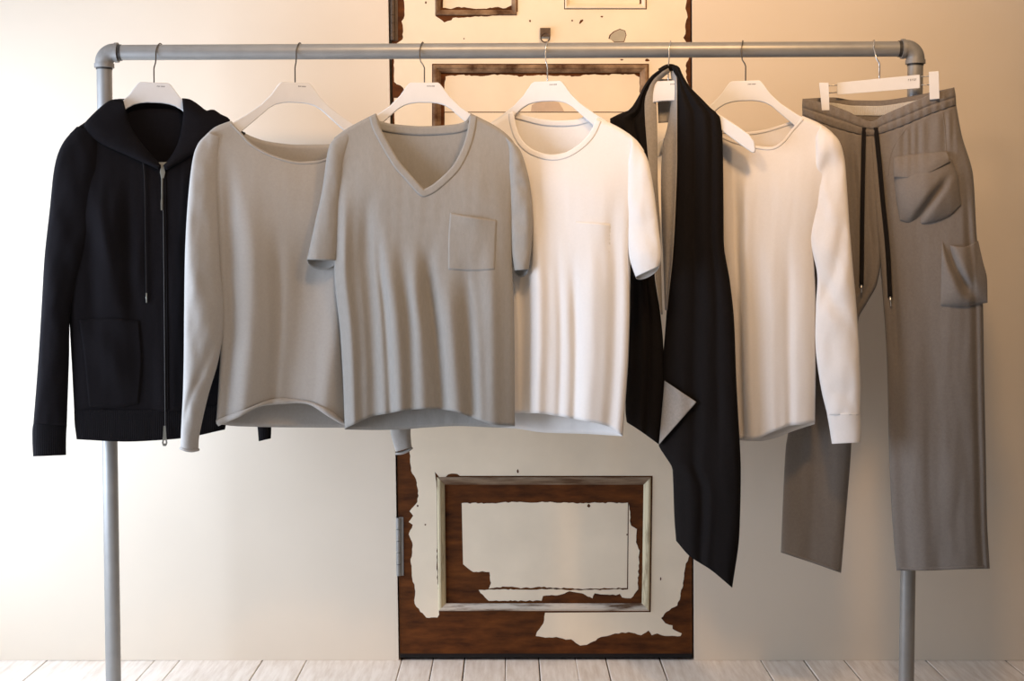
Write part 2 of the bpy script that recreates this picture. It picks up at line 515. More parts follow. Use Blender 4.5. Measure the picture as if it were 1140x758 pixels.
# latch keeper, hinges
b = MB()
b.prism(rect(601.3, 31, 612.7, 41), [], lambda x, y: D(x, y, .012), lambda x, y: D(x, y, 0))
b.tube([D(607, 42 + 5*math.sin(a), .012) + Vector((.014*math.cos(a), 0, 0)) for a in [PI*2*i/20 for i in range(21)]], .0022, 8)
b.build('latch', M['iron'], door, bevel=.002, angle=40)
for (x0, y0, x1, y1) in ((437.2, -2, 437.4, 45), (443.3, 576, 443.8, 641)):
    b = MB(); a0, a1 = D(x0, y0, .006), D(x1, y1, .006)
    for j in range(5):
        b.tube([a0.lerp(a1, j / 5 + .004), a0.lerp(a1, (j + 1) / 5 - .004)], .0075, 14)
    b.box(a1.x + .002, a1.x + .016, DY - .0035, DY, a1.z, a0.z)
    b.build('hinge', M['iron'] if y0 < 100 else M['steel'], door, angle=40)

# ================================================================== the clothes rack
RB = .0222
barL, barR = at(120, 58.6, BAR_Y), at(1020, 54.4, BAR_Y)
def bar_pt(px):
    t = (px - 120) / 900; return barL.lerp(barR, t)
rack = thing('clothes_rack', (0, BAR_Y, 0), 'grey steel pipe clothes rack with elbow corners in front of the wall', 'clothes rack')
def bar_py(px): return 58.6 - 4.2 * (px - 120) / 900
b = MB(); b.tube([bar_pt(131), bar_pt(400), bar_pt(700), bar_pt(1003)], RB, 32); b.build('rail', M['steel'], rack, angle=40)
for (px, pb, sgn) in ((115.8, 126.3, 1), (1019.3, 1009, -1)):
    cy = bar_py(px)
    top = at(px, cy, BAR_Y)
    foot = at(pb, 758, BAR_Y)
    d = (foot - top).normalized()
    foot = top + d * (top.z / -d.z)
    hx = Vector((sgn, 0, 0))
    b = MB(); b.tube([top + d * .035, top.lerp(foot, .5), foot + Vector((0, 0, .012))], RB, 32)
    b.build('pole', M['steel'], rack, angle=40)
    # elbow: quarter bend with two collars
    R = .030; re = .0262
    c0 = top + hx * R + d * R
    path = [c0 - hx * R + d * .012] + [c0 - hx * (R * math.cos(a)) - d * (R * math.sin(a)) for a in [PI/2 * i / 14 for i in range(15)]] + [c0 - d * R + hx * .010]
    b = MB(); b.tube(path, re, 32)
    b.tube([c0 - hx * R + d * .002, c0 - hx * R + d * .0135], re + .0025, 32)
    b.tube([c0 - d * R + hx * .002, c0 - d * R + hx * .0115], re + .0025, 32)
    el = b.build('elbow_joint', M['fitting'], rack, angle=40)
    for q in (0, 1):
        b = MB()
        if q: b.tube([c0 - d * R + hx * .0115, c0 - d * R + hx * .021], RB + .0014, 32)
        else: b.tube([c0 - hx * R + d * .0135, c0 - hx * R + d * .019], RB + .0014, 32)
        b.build('thread_ring', M['thread'], el, angle=40)
    b = MB(); b.tube([foot, foot + Vector((0, 0, .008)), foot + Vector((0, 0, .0085)), foot + Vector((0, 0, .05))], [.055, .055, .03, .027], 32)
    b.build('floor_flange', M['fitting'], rack, angle=40)

# ================================================================== hangers
PXM = 383.0
up_ = [(15, 0), (17.5, 1.5), (21, 6), (27, 14.5), (38, 25.5), (52, 35.5), (66, 44.5), (80, 54), (92, 63), (97, 70), (98.5, 79), (97.5, 82), (94, 81.5)]
lo_ = [(82, 73), (63, 58.5), (50, 47.5), (38, 37), (29, 29), (22, 25), (15, 23), (7, 22), (0, 22)]
hs = up_ + lo_
hang_out = [(x, y) for x, y in hs] + [(-x, y) for x, y in reversed(hs[:-1])]
CURV = .25


def hook_path(dz, dx=-.012, back=.028):
    """from hanger top up in front of the bar, over it and down behind; dz = bar centre above hanger top"""
    p = [(0, 0, -.018), (0, 0, .012), (0, 0, dz - .052), (dx * .25, 0, dz - .044), (dx * .8, .0005, dz - .034), (dx, .001, dz - .022)]
    r = RB + .0032
    for i in range(0, 17):
        a = PI - (PI + .7) * i / 16
        p.append((dx + .006 * math.sin(i / 16 * PI) + .004 * i / 16, back + r * math.cos(a), dz + r * math.sin(a)))
    return p


hanger_mesh = None
def make_hanger(px, py, Y, yaw, label, hook_dx=-.012, hookm='wire', holder='garment'):
    global hanger_mesh
    c = at(px, py, Y)
    root = thing('clothes_hanger', c, label, 'clothes hanger', 'white clothes hangers on the rail')
    root.rotation_euler = (0, 0, -math.radians(yaw))
    if hanger_mesh is None:
        b = MB()
        def fn(off):
            def g(x, y):
                lx = x / PXM
                return Vector((lx, -CURV * lx * lx + off, -y / PXM))
            return g
        b.prism(hang_out, [], fn(-.006), fn(.006))
        b.v = [v + c for v in b.v]
        body = b.build('hanger_body', M['hanger'], root, bevel=.0022, angle=35)
        hanger_mesh = body
        b = MB()
        # small printed mark near the right of the top edge: a row of tiny letter strokes
        for k, (x, wd) in enumerate(((3.0, .9), (4.3, .7), (5.4, .9), (7.0, .8), (8.3, .9), (9.5, .8), (10.6, .9))):
            for (dx0, dx1, z0, z1) in ((0, .5, 3.6, 5.6), (.5, wd, 3.6, 4.3), (.5, wd, 4.9, 5.6))[: 2 + k % 2]:
                b.box((x + dx0) / PXM, (x + dx1) / PXM, -.0067, -.0058, -z1 / PXM, -z0 / PXM)
        b.v = [v + c for v in b.v]
        pm = b.build('printed_mark', M['ink'], root, smooth=False)
        hanger_mesh = (body, pm)
    else:
        for o in hanger_mesh:
            n = o.copy(); C.objects.link(n); n.parent = root
    dz = bar_pt(px).z - c.z
    b = MB(); b.tube(hook_path(dz, hook_dx, BAR_Y - Y), .0019, 10)
    b.v = [v + c for v in b.v]
    hk = b.build('hook', M[hookm], root)
    hk.rotation_euler = (0, 0, math.radians(yaw))
    return root


# ================================================================== garments
def prof(t, p=3.2):
    return max(0.0, 1 - abs(2 * t - 1) ** p) ** .55


class Fold:
    def __init__(s, t0, t1, w, amp, s0=.2, s1=1.2, skew=0):
        s.a = (t0, t1, w, amp, s0, s1, skew)

    def __call__(s, t, q):
        t0, t1, w, amp, s0, s1, sk = s.a
        c = t0 + (t1 - t0) * q
        d = (t - c) / w
        if sk: d = d * (1 + sk * (1 if d > 0 else -1))
        return amp * math.exp(-d * d) * ss(s0, s0 + .3, q) * (1 - ss(s1 - .15, s1, q))


def wrinkle(x, y, seed, amp, fx=.05, fy=.012):
    return amp * (noise.noise(Vector((x * fx, y * fy, seed * 7.3))) + .5 * noise.noise(Vector((x * fx * 2.3, y * fy * 2.1, seed * 3.1 + 40))))


class Garment:
    """body of a hanging garment: a front and a back sheet joined at the shoulders and down the sides"""

    def __init__(g, plane):
        g.pl = plane; g.samples = []; g.back = []

    def body(g, T, Bf, L, R, Tb=None, Bb=None, shoulder=None, d_top=.011, d=.032, db=.022, folds=(), bfolds=(), nu=96, nv=64,
             wr=.0025, seed=1, p=3.2, run=90, side=0.0, wfx=.05, wfy=.012):
        Tb = Tb or T; Bb = Bb or Bf
        cf, cb = coons(T, Bf, L, R), coons(Tb, Bb, L, R)
        sh = hermite(shoulder or T, 0)
        mb = MB()
        rows_f, rows_b = [], []
        for j in range(nv + 1):
            s = j / nv
            rf, rb = [], []
            for i in range(nu + 1):
                t = i / nu
                x, y = cf(t, s)
                edge = min(1, min(t, 1 - t) / .06)
                top = ss(0, run, y - sh(t)[1])
                n = prof(t, p) * (d_top + (d - d_top) * top)
                dd = sum(f(t, s) for f in folds) + wrinkle(x, y, seed, wr, wfx, wfy) * top
                n = max(n + dd * edge * (.25 + .75 * top), -.004)
                g.samples.append((x, y, n))
                rf.append(g.pl.pt(x, y, n))
                x, y = cb(t, s)
                top = ss(0, run, y - sh(t)[1])
                n = -prof(t, p) * (d_top + (db - d_top) * top)
                dd = sum(f(t, s) for f in bfolds) + wrinkle(x, y, seed + 5, wr, wfx, wfy) * top
                n = min(n + dd * edge, .002)
                g.back.append((x, y, n))
                rb.append(g.pl.pt(x, y, n))
            rows_f.append(rf); rows_b.append(rb)
        idf, idb = mb.grid(rows_f), mb.grid(rows_b)
        fT, fTb = hermite(T, 0), hermite(Tb, 0)
        mid = {}
        for i in range(nu + 1):
            t = i / nu
            a, c = fT(t), fTb(t)
            if abs(a[1] - c[1]) < .8:
                mid[i] = mb.vert(g.pl.pt(a[0], a[1] - 1.6 * prof(t, p), 0))
        for i in range(nu):
            if i in mid and i + 1 in mid:
                mb.face((idf[0][i], idf[0][i+1], mid[i+1], mid[i])); mb.face((mid[i], mid[i+1], idb[0][i+1], idb[0][i]))
        g.kd = kdtree.KDTree(len(g.samples))
        for i, q in enumerate(g.samples): g.kd.insert((q[0], q[1], 0), i)
        g.kd.balance()
        g.kb = kdtree.KDTree(len(g.back))
        for i, q in enumerate(g.back): g.kb.insert((q[0], q[1], 0), i)
        g.kb.balance()
        return mb

    def nb_at(g, x, y):
        ws = 0; v = 0
        for co, i, dist in g.kb.find_n((x, y, 0), 6):
            w = 1 / (dist * dist + .3); ws += w; v += w * g.back[i][2]
        return v / ws

    def n_at(g, x, y):
        r = g.kd.find_n((x, y, 0), 6)
        ws = 0; v = 0
        for co, i, dist in r:
            w = 1 / (dist * dist + .3); ws += w; v += w * g.samples[i][2]
        return v / ws

    def on(g, x, y, out=0.0): return g.pl.pt(x, y, g.n_at(x, y) + out)

    def band(g, pts, w, sign=1, out=.0022, thick=.0016, cols=5, n_fn=None, step=1.5):
        c = dense(pts, step)
        mb = MB(); rows = []
        for i, p in enumerate(c):
            d = (c[min(i+2, len(c)-1)] - c[max(i-2, 0)])
            nrm = Vector((-d.y, d.x)).normalized() * sign
            row = []
            for k in range(cols):
                q = p + nrm * (w * k / (cols - 1))
                bulge = thick * math.sin(PI * k / (cols - 1))
                n = (n_fn(q.x, q.y) if n_fn else g.n_at(q.x, q.y)) + out + bulge
                row.append(g.pl.pt(q.x, q.y, n))
            rows.append(row)
        mb.grid(rows)
        return mb

    def patch(g, T, B, L, R, out=.003, bulge=None, nu=24, nv=24, n_fn=None, tuck=True):
        f = coons(T, B, L, R); mb = MB(); rows = []
        for j in range(nv + 1):
            r = []
            for i in range(nu + 1):
                t, s = i / nu, j / nv
                x, y = f(t, s)
                n = (n_fn(x, y) if n_fn else g.n_at(x, y)) + out + (bulge(t, s) if bulge else 0)
                r.append(g.pl.pt(x, y, n))
            rows.append(r)
        ids = mb.grid(rows)
        if tuck:   # turn the edge in so that it meets the cloth below
            edge = [(0, i) for i in range(nu+1)] + [(j, nu) for j in range(1, nv+1)] + [(nv, i) for i in range(nu-1, -1, -1)] + [(j, 0) for j in range(nv-1, 0, -1)]
            low = []
            for (j, i) in edge:
                x, y = f(i / nu, j / nv)
                low.append(mb.vert(g.pl.pt(x, y, (n_fn(x, y) if n_fn else g.n_at(x, y)) + .0002)))
            for k in range(len(edge)):
                k2 = (k + 1) % len(edge)
                mb.face((ids[edge[k][0]][edge[k][1]], ids[edge[k2][0]][edge[k2][1]], low[k2], low[k]))
        return mb

    def sleeve(g, secs, depth=.026, n0=0.0, seed=3, wr=.004, seg=36, per=9, fx=.06, fy=.03, squash=.8, lift=0, cap=False, creases=()):
        """secs: (left x, left y, right x, right y[, depth[, n0]]) down the arm"""
        full = []
        for s in secs:
            s = list(s)
            if len(s) < 5: s.append(depth)
            if len(s) < 6: s.append(n0)
            full.append(s)
        ev = []
        n = len(full)
        for i in range(n - 1):
            p0, p1, p2, p3 = full[max(i-1, 0)], full[i], full[i+1], full[min(i+2, n-1)]
            for j in range(per):
                t = j / per
                ev.append([0.5 * (2*b + (c-a)*t + (2*a-5*b+4*c-e)*t*t + (3*b-a-3*c+e)*t**3) for a, b, c, e in zip(p0, p1, p2, p3)])
        ev.append(full[-1])
        mb = MB(); rows = []
        for k, (lx, ly, rx, ry, dp, nn) in enumerate(ev):
            row = []
            u = k / (len(ev) - 1)
            for j in range(seg):
                a = 2 * PI * j / seg
                ca, sa = math.cos(a), math.sin(a)
                w = .5 + .5 * ca
                x, y = lx + (rx - lx) * w, ly + (ry - ly) * w
                if lift and sa < 0: y += lift * -sa * ss(.75, 1, u)
                z = math.copysign(abs(sa) ** squash, sa) * dp
                z += wrinkle(x, y, seed + (0 if sa > 0 else 9), wr, fx, fy) * abs(sa)
                for (cu, amp, wd, sl) in creases:
                    q = (u - cu - sl * (w - .5)) / wd
                    z += amp * math.exp(-q * q) * abs(sa) * (1 if sa > 0 else 0)
                row.append(g.pl.pt(x, y, nn + z))
            rows.append(row)
        ids = mb.grid(rows, 0, closed=True)
        if cap: mb.face(ids[0])
        return mb

    def cord(g, pts, r, out=.003, seg=8, n_fn=None):
        mb = MB()
        mb.tube([g.pl.pt(p.x, p.y, (n_fn(p.x, p.y) if n_fn else g.n_at(p.x, p.y)) + out) for p in dense(pts, 4)], r, seg)
        return mb


HY = 4.052
# ------------------------------------------------------------------ black hooded sweatshirt
make_hanger(171.5, 92, HY, -16, 'white hanger holding the black hooded sweatshirt, leftmost on the rail', .006)
pl = Plane(171.5, 92, HY, -16)
G = Garment(pl)
hood_r = thing('hooded_sweatshirt', pl.pt(171, 490), 'black zip-up hooded sweatshirt hanging leftmost on the rail', 'sweatshirt')
T = [(78, 149), (91, 140), (116, 127), (138, 129, 1), (152, 152), (168, 172), (180, 183, 1), (191, 175), (201, 155), (206, 127, 1), (230, 128), (262, 152)]
Tb = [(78, 149), (91, 140), (116, 127), (138, 129, 1), (150, 123), (171, 121), (195, 122), (206, 127, 1), (230, 128), (262, 152)]
SHL = [(78, 149), (116, 127), (138, 124), (171, 122), (206, 124), (230, 128), (262, 152)]
bd = G.body(T, [(83, 458), (140, 459), (183, 458), (230, 455), (252, 452)], [(78, 149), (79, 250), (77.5, 339), (81, 418), (83, 458)],
            [(262, 152), (258, 250), (254, 350), (252, 452)], Tb, None, SHL, d=.034, db=.018,
            folds=[Fold(.2, .3, .1, .012, .1, .75), Fold(.33, .42, .05, -.010, .15, .7), Fold(.12, .16, .06, -.012, .3, .8), Fold(.7, .66, .1, .008, .1), Fold(.05, .42, .05, .012, .12, .55), Fold(.5, .30, .05, .010, .2, .6)], seed=2, wr=.004)
bd.build('body', M['black'], hood_r, solid=.0022)
G.sleeve([(86, 141, 108, 146, .012), (70, 160, 112, 172, .024), (61, 186, 111, 200), (55.5, 235, 105, 244), (50, 285, 91, 295), (47, 335, 78.5, 341), (43, 400, 76.5, 402), (37.5, 471, 74, 474)],
         depth=.030, n0=.002, seed=4, wr=.006).build('sleeve', M['black'], hood_r, solid=.002)
G.sleeve([(38, 470, 74, 473), (36.6, 478, 73.4, 480), (36.6, 492, 73, 492), (37.4, 508, 73, 506.5)], depth=.026, seed=5, wr=.001).build('cuff', M['blackrib'], hood_r, solid=.003)
G.sleeve([(236, 138, 262, 152, .012), (240, 200, 270, 205), (250, 300, 282, 300), (268, 400, 294, 400), (286, 466, 301, 470)], depth=.022, n0=-.004, seed=6).build('sleeve', M['black'], hood_r, solid=.002)
G.sleeve([(286, 464, 301, 468), (287.5, 478, 301.5, 477), (288.5, 491, 301, 488)], depth=.02, n0=-.004, seed=5, wr=.002).build('cuff', M['blackrib'], hood_r, solid=.003)
# waistband: ring of rib knit
wb = Garment(pl)
m_ = wb.body([(83, 456), (140, 457), (183, 456), (230, 453), (252, 450)], [(86, 489), (140, 491.5), (183, 489.5), (205, 487.5), (250, 478)], [(83, 456), (83.5, 470), (86, 489)], [(252, 450), (252, 465), (250, 478)],
             shoulder=[(83, 300), (252, 300)], d=.037, db=.021, nu=60, nv=10, wr=.002, seed=2)
m_.f = [f for f in m_.f]
m_.build('waistband', M['blackrib'], hood_r, solid=.003)
# hood lying open: two heavy lapels running up to the nape, and the back of the hood
def lapel(inner, outer, h, name='hood', base=.0):
    a, b_ = dense(inner, 2), dense(outer, 2)
    n = 40
    mbx = MB(); rows = []
    for i in range(n + 1):
        u = i / n
        p = a[min(len(a)-1, int(u * (len(a)-1)))].lerp(a[min(len(a)-1, int(u * (len(a)-1)) + 1)], u * (len(a)-1) % 1)
        q = b_[min(len(b_)-1, int(u * (len(b_)-1)))].lerp(b_[min(len(b_)-1, int(u * (len(b_)-1)) + 1)], u * (len(b_)-1) % 1)
        row = []
        K = 20
        for k in range(K):
            ang = 2 * PI * k / K
            w = .5 + .5 * math.cos(ang)
            x, y = p.x + (q.x - p.x) * w, p.y + (q.y - p.y) * w
            nn = G.n_at(x, y) + .004 + base
            z = h * (math.sin(ang) * (.9 if math.sin(ang) > 0 else .25)) + .004 * noise.noise(Vector((x * .06, y * .06, 3)))
            row.append(pl.pt(x, y, nn + z))
        rows.append(row)
    ids = mbx.grid(rows, 0, closed=True)
    mbx.face(ids[0]); mbx.face(list(reversed(ids[-1])))
    return mbx
l1 = lapel([(141, 127), (143, 136), (152, 152), (168, 172), (179, 184)], [(137, 112), (130, 110.5), (119, 114), (100, 131), (94, 142), (110, 158), (140, 172), (176, 188)], .016)
l2 = lapel([(204.5, 125), (203, 140), (198, 160), (190, 175), (182, 184)], [(203, 109.5), (212, 111), (222, 117.5), (230, 123.5), (237, 122), (245, 127), (256, 136), (235, 160), (205, 178), (185, 189)], .016)
o0 = len(l1.v); l1.v += l2.v; l1.f += [tuple(i + o0 for i in f) for f in l2.f]; l1.m += l2.m
# back of the hood behind the hanger
rows = []
for j in range(15):
    s = j / 14
    rows.append([pl.pt(131 + 76 * i / 24, 110 + s * 84, -.018 - .02 * math.sin(PI * i / 24) * (1 - .4 * s)) for i in range(25)])
l1.grid(rows)
for (xa, ya, xb, yb) in ((131, 113, 141, 128), (206, 111, 204, 126)):
    rows = []
    for j in range(7):
        t = j / 6
        rows.append([pl.pt(xa + (xb - xa) * t * .3 + k * 0, ya + (yb - ya) * t, -.02 + .045 * k / 6) for k in range(7)])
    l1.grid(rows)
l1.build('hood', M['black'], hood_r, solid=.002)
# zip
z = G.band([(180, 184), (181, 250), (182, 350), (183, 456)], 5, -1, out=.002, thick=.0008)
zo = z.build('zipper', M['blackrib'], hood_r, solid=.0012)
b = G.cord([(181.5, 190), (182, 250), (183, 350), (184, 480)], .0012, .0045); b.build('zipper_teeth', M['thread'], zo)
b = MB()
p_ = lambda x, y, o: G.on(x, y, o)
b.prism([(176.5, 180.5), (185.5, 180.5), (183, 186), (184, 192), (182.5, 198.5), (179.5, 198.5), (178, 192), (179.2, 186)], [], lambda x, y: p_(x, y, .0085), lambda x, y: p_(x, y, .003))
b.prism([(179.4, 198), (181.2, 198), (180.8, 222), (181.2, 222.5), (181, 234), (179, 234), (178.8, 223), (179.4, 222)], [], lambda x, y: p_(x, y, .0075), lambda x, y: p_(x, y, .0045))
tag(b.build('zipper_pull', M['steelpull'], zo, bevel=.0008, angle=40), 'pale metal zip slider with a long thin pull')
b = MB()
b.prism([(182, 474), (184.4, 474), (185.2, 486), (186.5, 493), (185, 496.5), (181.5, 496.5), (180.2, 493), (181.4, 486)], [(183.2, 491)] and [[(182.4, 490), (184.2, 490), (184.6, 493.5), (182.2, 493.5)]], lambda x, y: p_(x, y, .012), lambda x, y: p_(x, y, .008))
tag(b.build('zipper_end', M['steelpull'], zo, angle=40), 'pale metal zip end at the hem')
# drawstring with a pale tip
dc = G.cord([(158, 166), (161, 200), (162, 260), (163, 326)], .0021, .006).build('drawstring', M['cord'], hood_r)
tag(G.cord([(163, 326), (163.2, 337)], .0024, .006).build('drawstring_tip', M['steelpull'], dc), 'pale metal tip')
# pocket
G.patch([(88, 356), (120, 354), (155, 357)], [(99, 453), (125, 454), (154, 449)], [(88, 356), (94, 400), (99, 453)], [(155, 357), (158, 400), (154, 449)], .004,
        lambda t, s: .010 * math.sin(PI * t) * math.sin(PI * min(1, s * 1.1)) * (.6 + .4 * math.cos(6 * (t - s)))).build('pocket', M['black'], hood_r)

# ------------------------------------------------------------------ grey sweater
make_hanger(328.5, 92, HY, -20, 'white hanger showing both arms inside the wide neck of the grey sweater', .004)
pl = Plane(328.5, 92, HY, -20)
G = Garment(pl)
sw = thing('long_sleeve_sweater', pl.pt(315, 474), 'light grey long-sleeved sweater with wide neck and rolled hem, second from left', 'sweater')
T = [(228, 152), (240, 142.5), (257, 136, 1), (268, 147), (282, 161), (305, 173), (332, 180), (358, 178), (378, 168), (392, 155), (404, 142, 1), (420, 147), (440, 161)]
Tb = [(228, 152), (240, 142.5), (257, 136, 1), (275, 149.5), (299, 157.5), (332, 161), (365, 160.5), (392, 152), (404, 142, 1), (420, 147), (440, 161)]
SHL = [(228, 152), (240, 142.5), (257, 136), (330, 128), (404, 142), (420, 147), (440, 161)]
bd = G.body(T, [(241, 471), (265, 461.5), (290, 450), (306, 446.5), (344, 448), (357, 454), (370, 462.5), (383, 471), (425, 473)],
            [(228, 152), (236, 190), (243, 300), (246, 380), (244, 425), (241, 471)], [(440, 161), (436, 300), (425, 473)],
            Tb, [(241, 472), (265, 474.5), (306, 475.5), (383, 476), (425, 474)], SHL, d=.036, db=.02, p=2.6,
            folds=[Fold(.355, .33, .04, -.014, .25), Fold(.22, .16, .07, .014, .15), Fold(.56, .42, .12, -.022, .2), Fold(.74, .66, .07, .014, .2), Fold(.09, .05, .04, -.012, .03)], seed=11, wr=.0012, nu=110)
bd.build('body', M['sweater'], sw, solid=.0025)
G.sleeve([(233, 147.5, 244, 152, .010), (221, 160, 243, 180, .015, -.002), (214.5, 180, 242, 208, .019, 0), (209.5, 225, 243, 246, .023, .002), (206.5, 280, 245, 300), (205.5, 345, 249, 356), (205, 400, 243, 400),
          (204, 440, 231.5, 440), (202, 478, 222, 482, .022), (201.3, 500, 220.5, 501, .02)], depth=.030, n0=.006, seed=13, wr=.005,
         creases=[(.55, .006, .05, .2), (.72, -.006, .04, -.3)]).build('sleeve', M['sweater'], sw, solid=.0022)
# rolled cuff
def roll(g, lx, ly, rx, ry, dp, n0, r, sag=2.0):
    mbx = MB(); path = []
    for j in range(33):
        a = 2 * PI * j / 32
        w = .5 + .5 * math.cos(a)
        path.append(g.pl.pt(lx + (rx - lx) * w, ly + (ry - ly) * w + sag * math.sin(PI * w) * (1 if math.sin(a) > 0 else .3), n0 + math.copysign(abs(math.sin(a)) ** .62, math.sin(a)) * dp))
    mbx.tube(path, r, 10, cap=False)
    return mbx
roll(G, 201.5, 499, 220.5, 500.5, .02, .006, .0045).build('cuff', M['sweater'], sw)
G.sleeve([(425, 150, 446, 166, .010), (430, 220, 462, 225), (432, 320, 468, 320), (432, 420, 464, 420), (434, 474, 457, 474, .02), (441, 503, 458, 498, .016)], depth=.024, n0=-.004, seed=14).build('sleeve', M['sweater'], sw, solid=.0022)
roll(G, 441.5, 505, 458.5, 499, .016, -.004, .0035).build('cuff', M['sweater'], sw)
# rolled hem of the front
hem = MB()
hp = dense([(242, 471), (252, 466.5), (265, 461.5), (290, 450.5), (306, 447), (325, 446.5), (344, 448.5), (357, 454.5), (370, 462.5), (384, 471), (404, 472), (424, 473)], 3)
hem.tube([pl.pt(p.x, p.y, G.n_at(p.x, p.y) + .003) for p in hp], [.0088 * (.75 + .25 * math.sin(i * .35)) if i > 3 else .0095 for i in range(len(hp))], 14)
hem.build('rolled_hem', M['sweater'], sw)
G.band([(257.5, 136.5), (268, 147), (282, 161), (305, 173), (332, 180), (358, 178), (378, 168), (392, 155), (403, 143)], 2.6, 1, out=.0012, thick=.0018).build('neckline', M['sweater'], sw, solid=.001)
b = MB()
b.prism([(262, 144.5), (264, 143.2), (273.5, 147.8), (272, 150.6), (266, 148.5)], [], lambda x, y: pl.pt(x, y, -.006), lambda x, y: pl.pt(x, y, -.0085))
tag(b.build('neck_tag', M['tagm'], sw, smooth=False), 'small dark woven tag')
b = MB()
b.prism([(338, 169.2), (344, 169.4), (344, 170.4), (338, 170.2)], [], lambda x, y: pl.pt(x, y, -.017), lambda x, y: pl.pt(x, y, -.022))
b.build('care_label', M['tagm'], sw, smooth=False)

# ------------------------------------------------------------------ grey V-neck T-shirt
VY = 4.035
make_hanger(472.5, 92, HY, 0, 'white hanger holding the grey V-neck T-shirt', -.013)
pl = Plane(472.5, 92, VY, 0, .35)
G = Garment(pl)
vt = thing('v_neck_t_shirt', pl.pt(478, 476), 'heather grey V-neck T-shirt with a chest pocket, frontmost on the rail', 'T-shirt')
T = [(372, 154), (385, 145), (402, 136), (419, 127.5, 1), (424, 143), (443, 177), (458, 195), (472, 210.5, 1), (481, 206), (494, 195), (505, 183), (514, 166), (520, 147), (523.5, 127.5, 1), (553, 142.5), (567, 153), (575, 163)]
Tb = [(372, 154), (385, 145), (402, 136), (419, 127.5, 1), (423, 135), (438, 138), (470, 140.5), (505, 138.5), (518, 135), (523.5, 127.5, 1), (553, 142.5), (567, 153), (575, 163)]
SHL = [(372, 154), (402, 136), (419, 127.5), (472, 122), (523.5, 127.5), (553, 142.5), (575, 163)]
bf = [(384, 477), (398, 470.5), (416, 463), (431, 460.5), (452, 456.5), (480, 455), (504, 457.5), (522, 463.5), (552, 473), (573, 474)]
bb = [(384, 478), (416, 478.7), (446, 478), (476, 475.8), (510, 474.2), (552, 475.7), (573, 474.5)]
bd = G.body(T, bf, [(372, 154), (373, 200), (372, 298), (379, 371), (382.5, 432), (384, 477)], [(575, 163), (571, 205), (570, 280), (572, 341), (572.5, 401), (573, 474)],
            Tb, bb, SHL, d=.036, db=.024, nu=150, nv=80, p=3.0,
            folds=[Fold(.055, .045, .035, .010, .1), Fold(.11, .10, .03, -.006, .2), Fold(.18, .175, .05, -.022, .18), Fold(.30, .33, .05, .013, .25), Fold(.245, .27, .025, -.012, .3),
                   Fold(.40, .385, .03, -.009, .3), Fold(.45, .46, .04, .012, .22), Fold(.50, .57, .035, -.022, .22), Fold(.60, .66, .045, .012, .35), Fold(.70, .745, .035, -.016, .4), Fold(.78, .80, .03, .006, .5), Fold(.88, .87, .05, .012, .3)],
            seed=21, wr=.0018, wfx=.05)
bd.build('body', M['tee'], vt, solid=.0016)
G.sleeve([(388, 143.5, 392, 152, .010), (372, 155, 384, 175, .018), (365, 170, 380, 200, .024), (359, 211, 378, 225, .022), (350, 253, 376, 260, .024), (342, 289, 374, 290, .026)],
         n0=-.004, seed=23, wr=.003, lift=11).build('sleeve', M['tee'], vt, solid=.0018)
G.sleeve([(556, 145, 562, 152, .010), (566, 162, 578, 166, .018), (567, 190, 586.5, 190, .022), (568, 215, 590.5, 213, .022), (569, 250, 592.5, 248, .022), (570, 280, 591, 280, .022), (573, 301, 588, 300, .02)],
         n0=-.004, seed=24, wr=.005, fy=.05, lift=8).build('sleeve', M['tee'], vt, solid=.0018)
b = G.band([(419.5, 128), (424, 143), (443, 177), (458, 195), (472, 211, 1), (481, 206), (494, 195), (505, 183), (514, 166), (520, 147), (523, 128)], 8.5, 1, out=.0013, thick=.0005)
b2 = G.band([(421, 134), (438, 138.2), (470, 140.7), (505, 138.7), (521, 134)], 10, 1, out=.0022, thick=.0004, n_fn=G.nb_at)
o0 = len(b.v); b.v += b2.v; b.f += [tuple(i + o0 for i in f) for f in b2.f]; b.m += b2.m
b.build('collar', M['tee'], vt, solid=.001)
G.patch([(501, 236.5), (520, 240.5), (553, 245)], [(499, 300), (525, 301.5), (551, 300)], [(501, 236.5), (499, 270), (499, 300)], [(553, 245), (552, 270), (551, 300)], .0016,
        lambda t, s: .008 * math.sin(PI * t) ** 2 * (1 - s) ** 3 + .0010 * math.sin(9 * (t + .6 * s)) * math.sin(PI * t) * math.sin(PI * s)).build('chest_pocket', M['tee'], vt)

# ------------------------------------------------------------------ white T-shirt
make_hanger(609.5, 90.5, HY, 18, 'white hanger holding the white crew-neck T-shirt', -.006, 'chrome')
pl = Plane(609.5, 90.5, HY, 18)
G = Garment(pl)
wt = thing('crew_neck_t_shirt', pl.pt(625, 483), 'plain white crew-neck T-shirt with a chest pocket, right of the grey V-neck', 'T-shirt')
T = [(515, 166), (530, 150), (552.7, 135.5), (571.7, 124, 1), (573.5, 135), (578, 150), (586, 161), (597, 168), (613, 172), (628, 170), (641, 163), (651, 154.5), (658, 145), (664, 131.5, 1), (674, 136), (692, 145), (709, 157.5), (717, 168)]
Tb = [(515, 166), (530, 150), (552.7, 135.5), (571.7, 124, 1), (580, 126.5), (603, 132.5), (622, 134), (641, 133), (655, 129), (664, 131.5, 1), (674, 136), (692, 145), (709, 157.5), (717, 168)]
SHL = [(515, 166), (552.7, 135.5), (571.7, 124), (615, 120), (664, 131.5), (692, 145), (717, 168)]
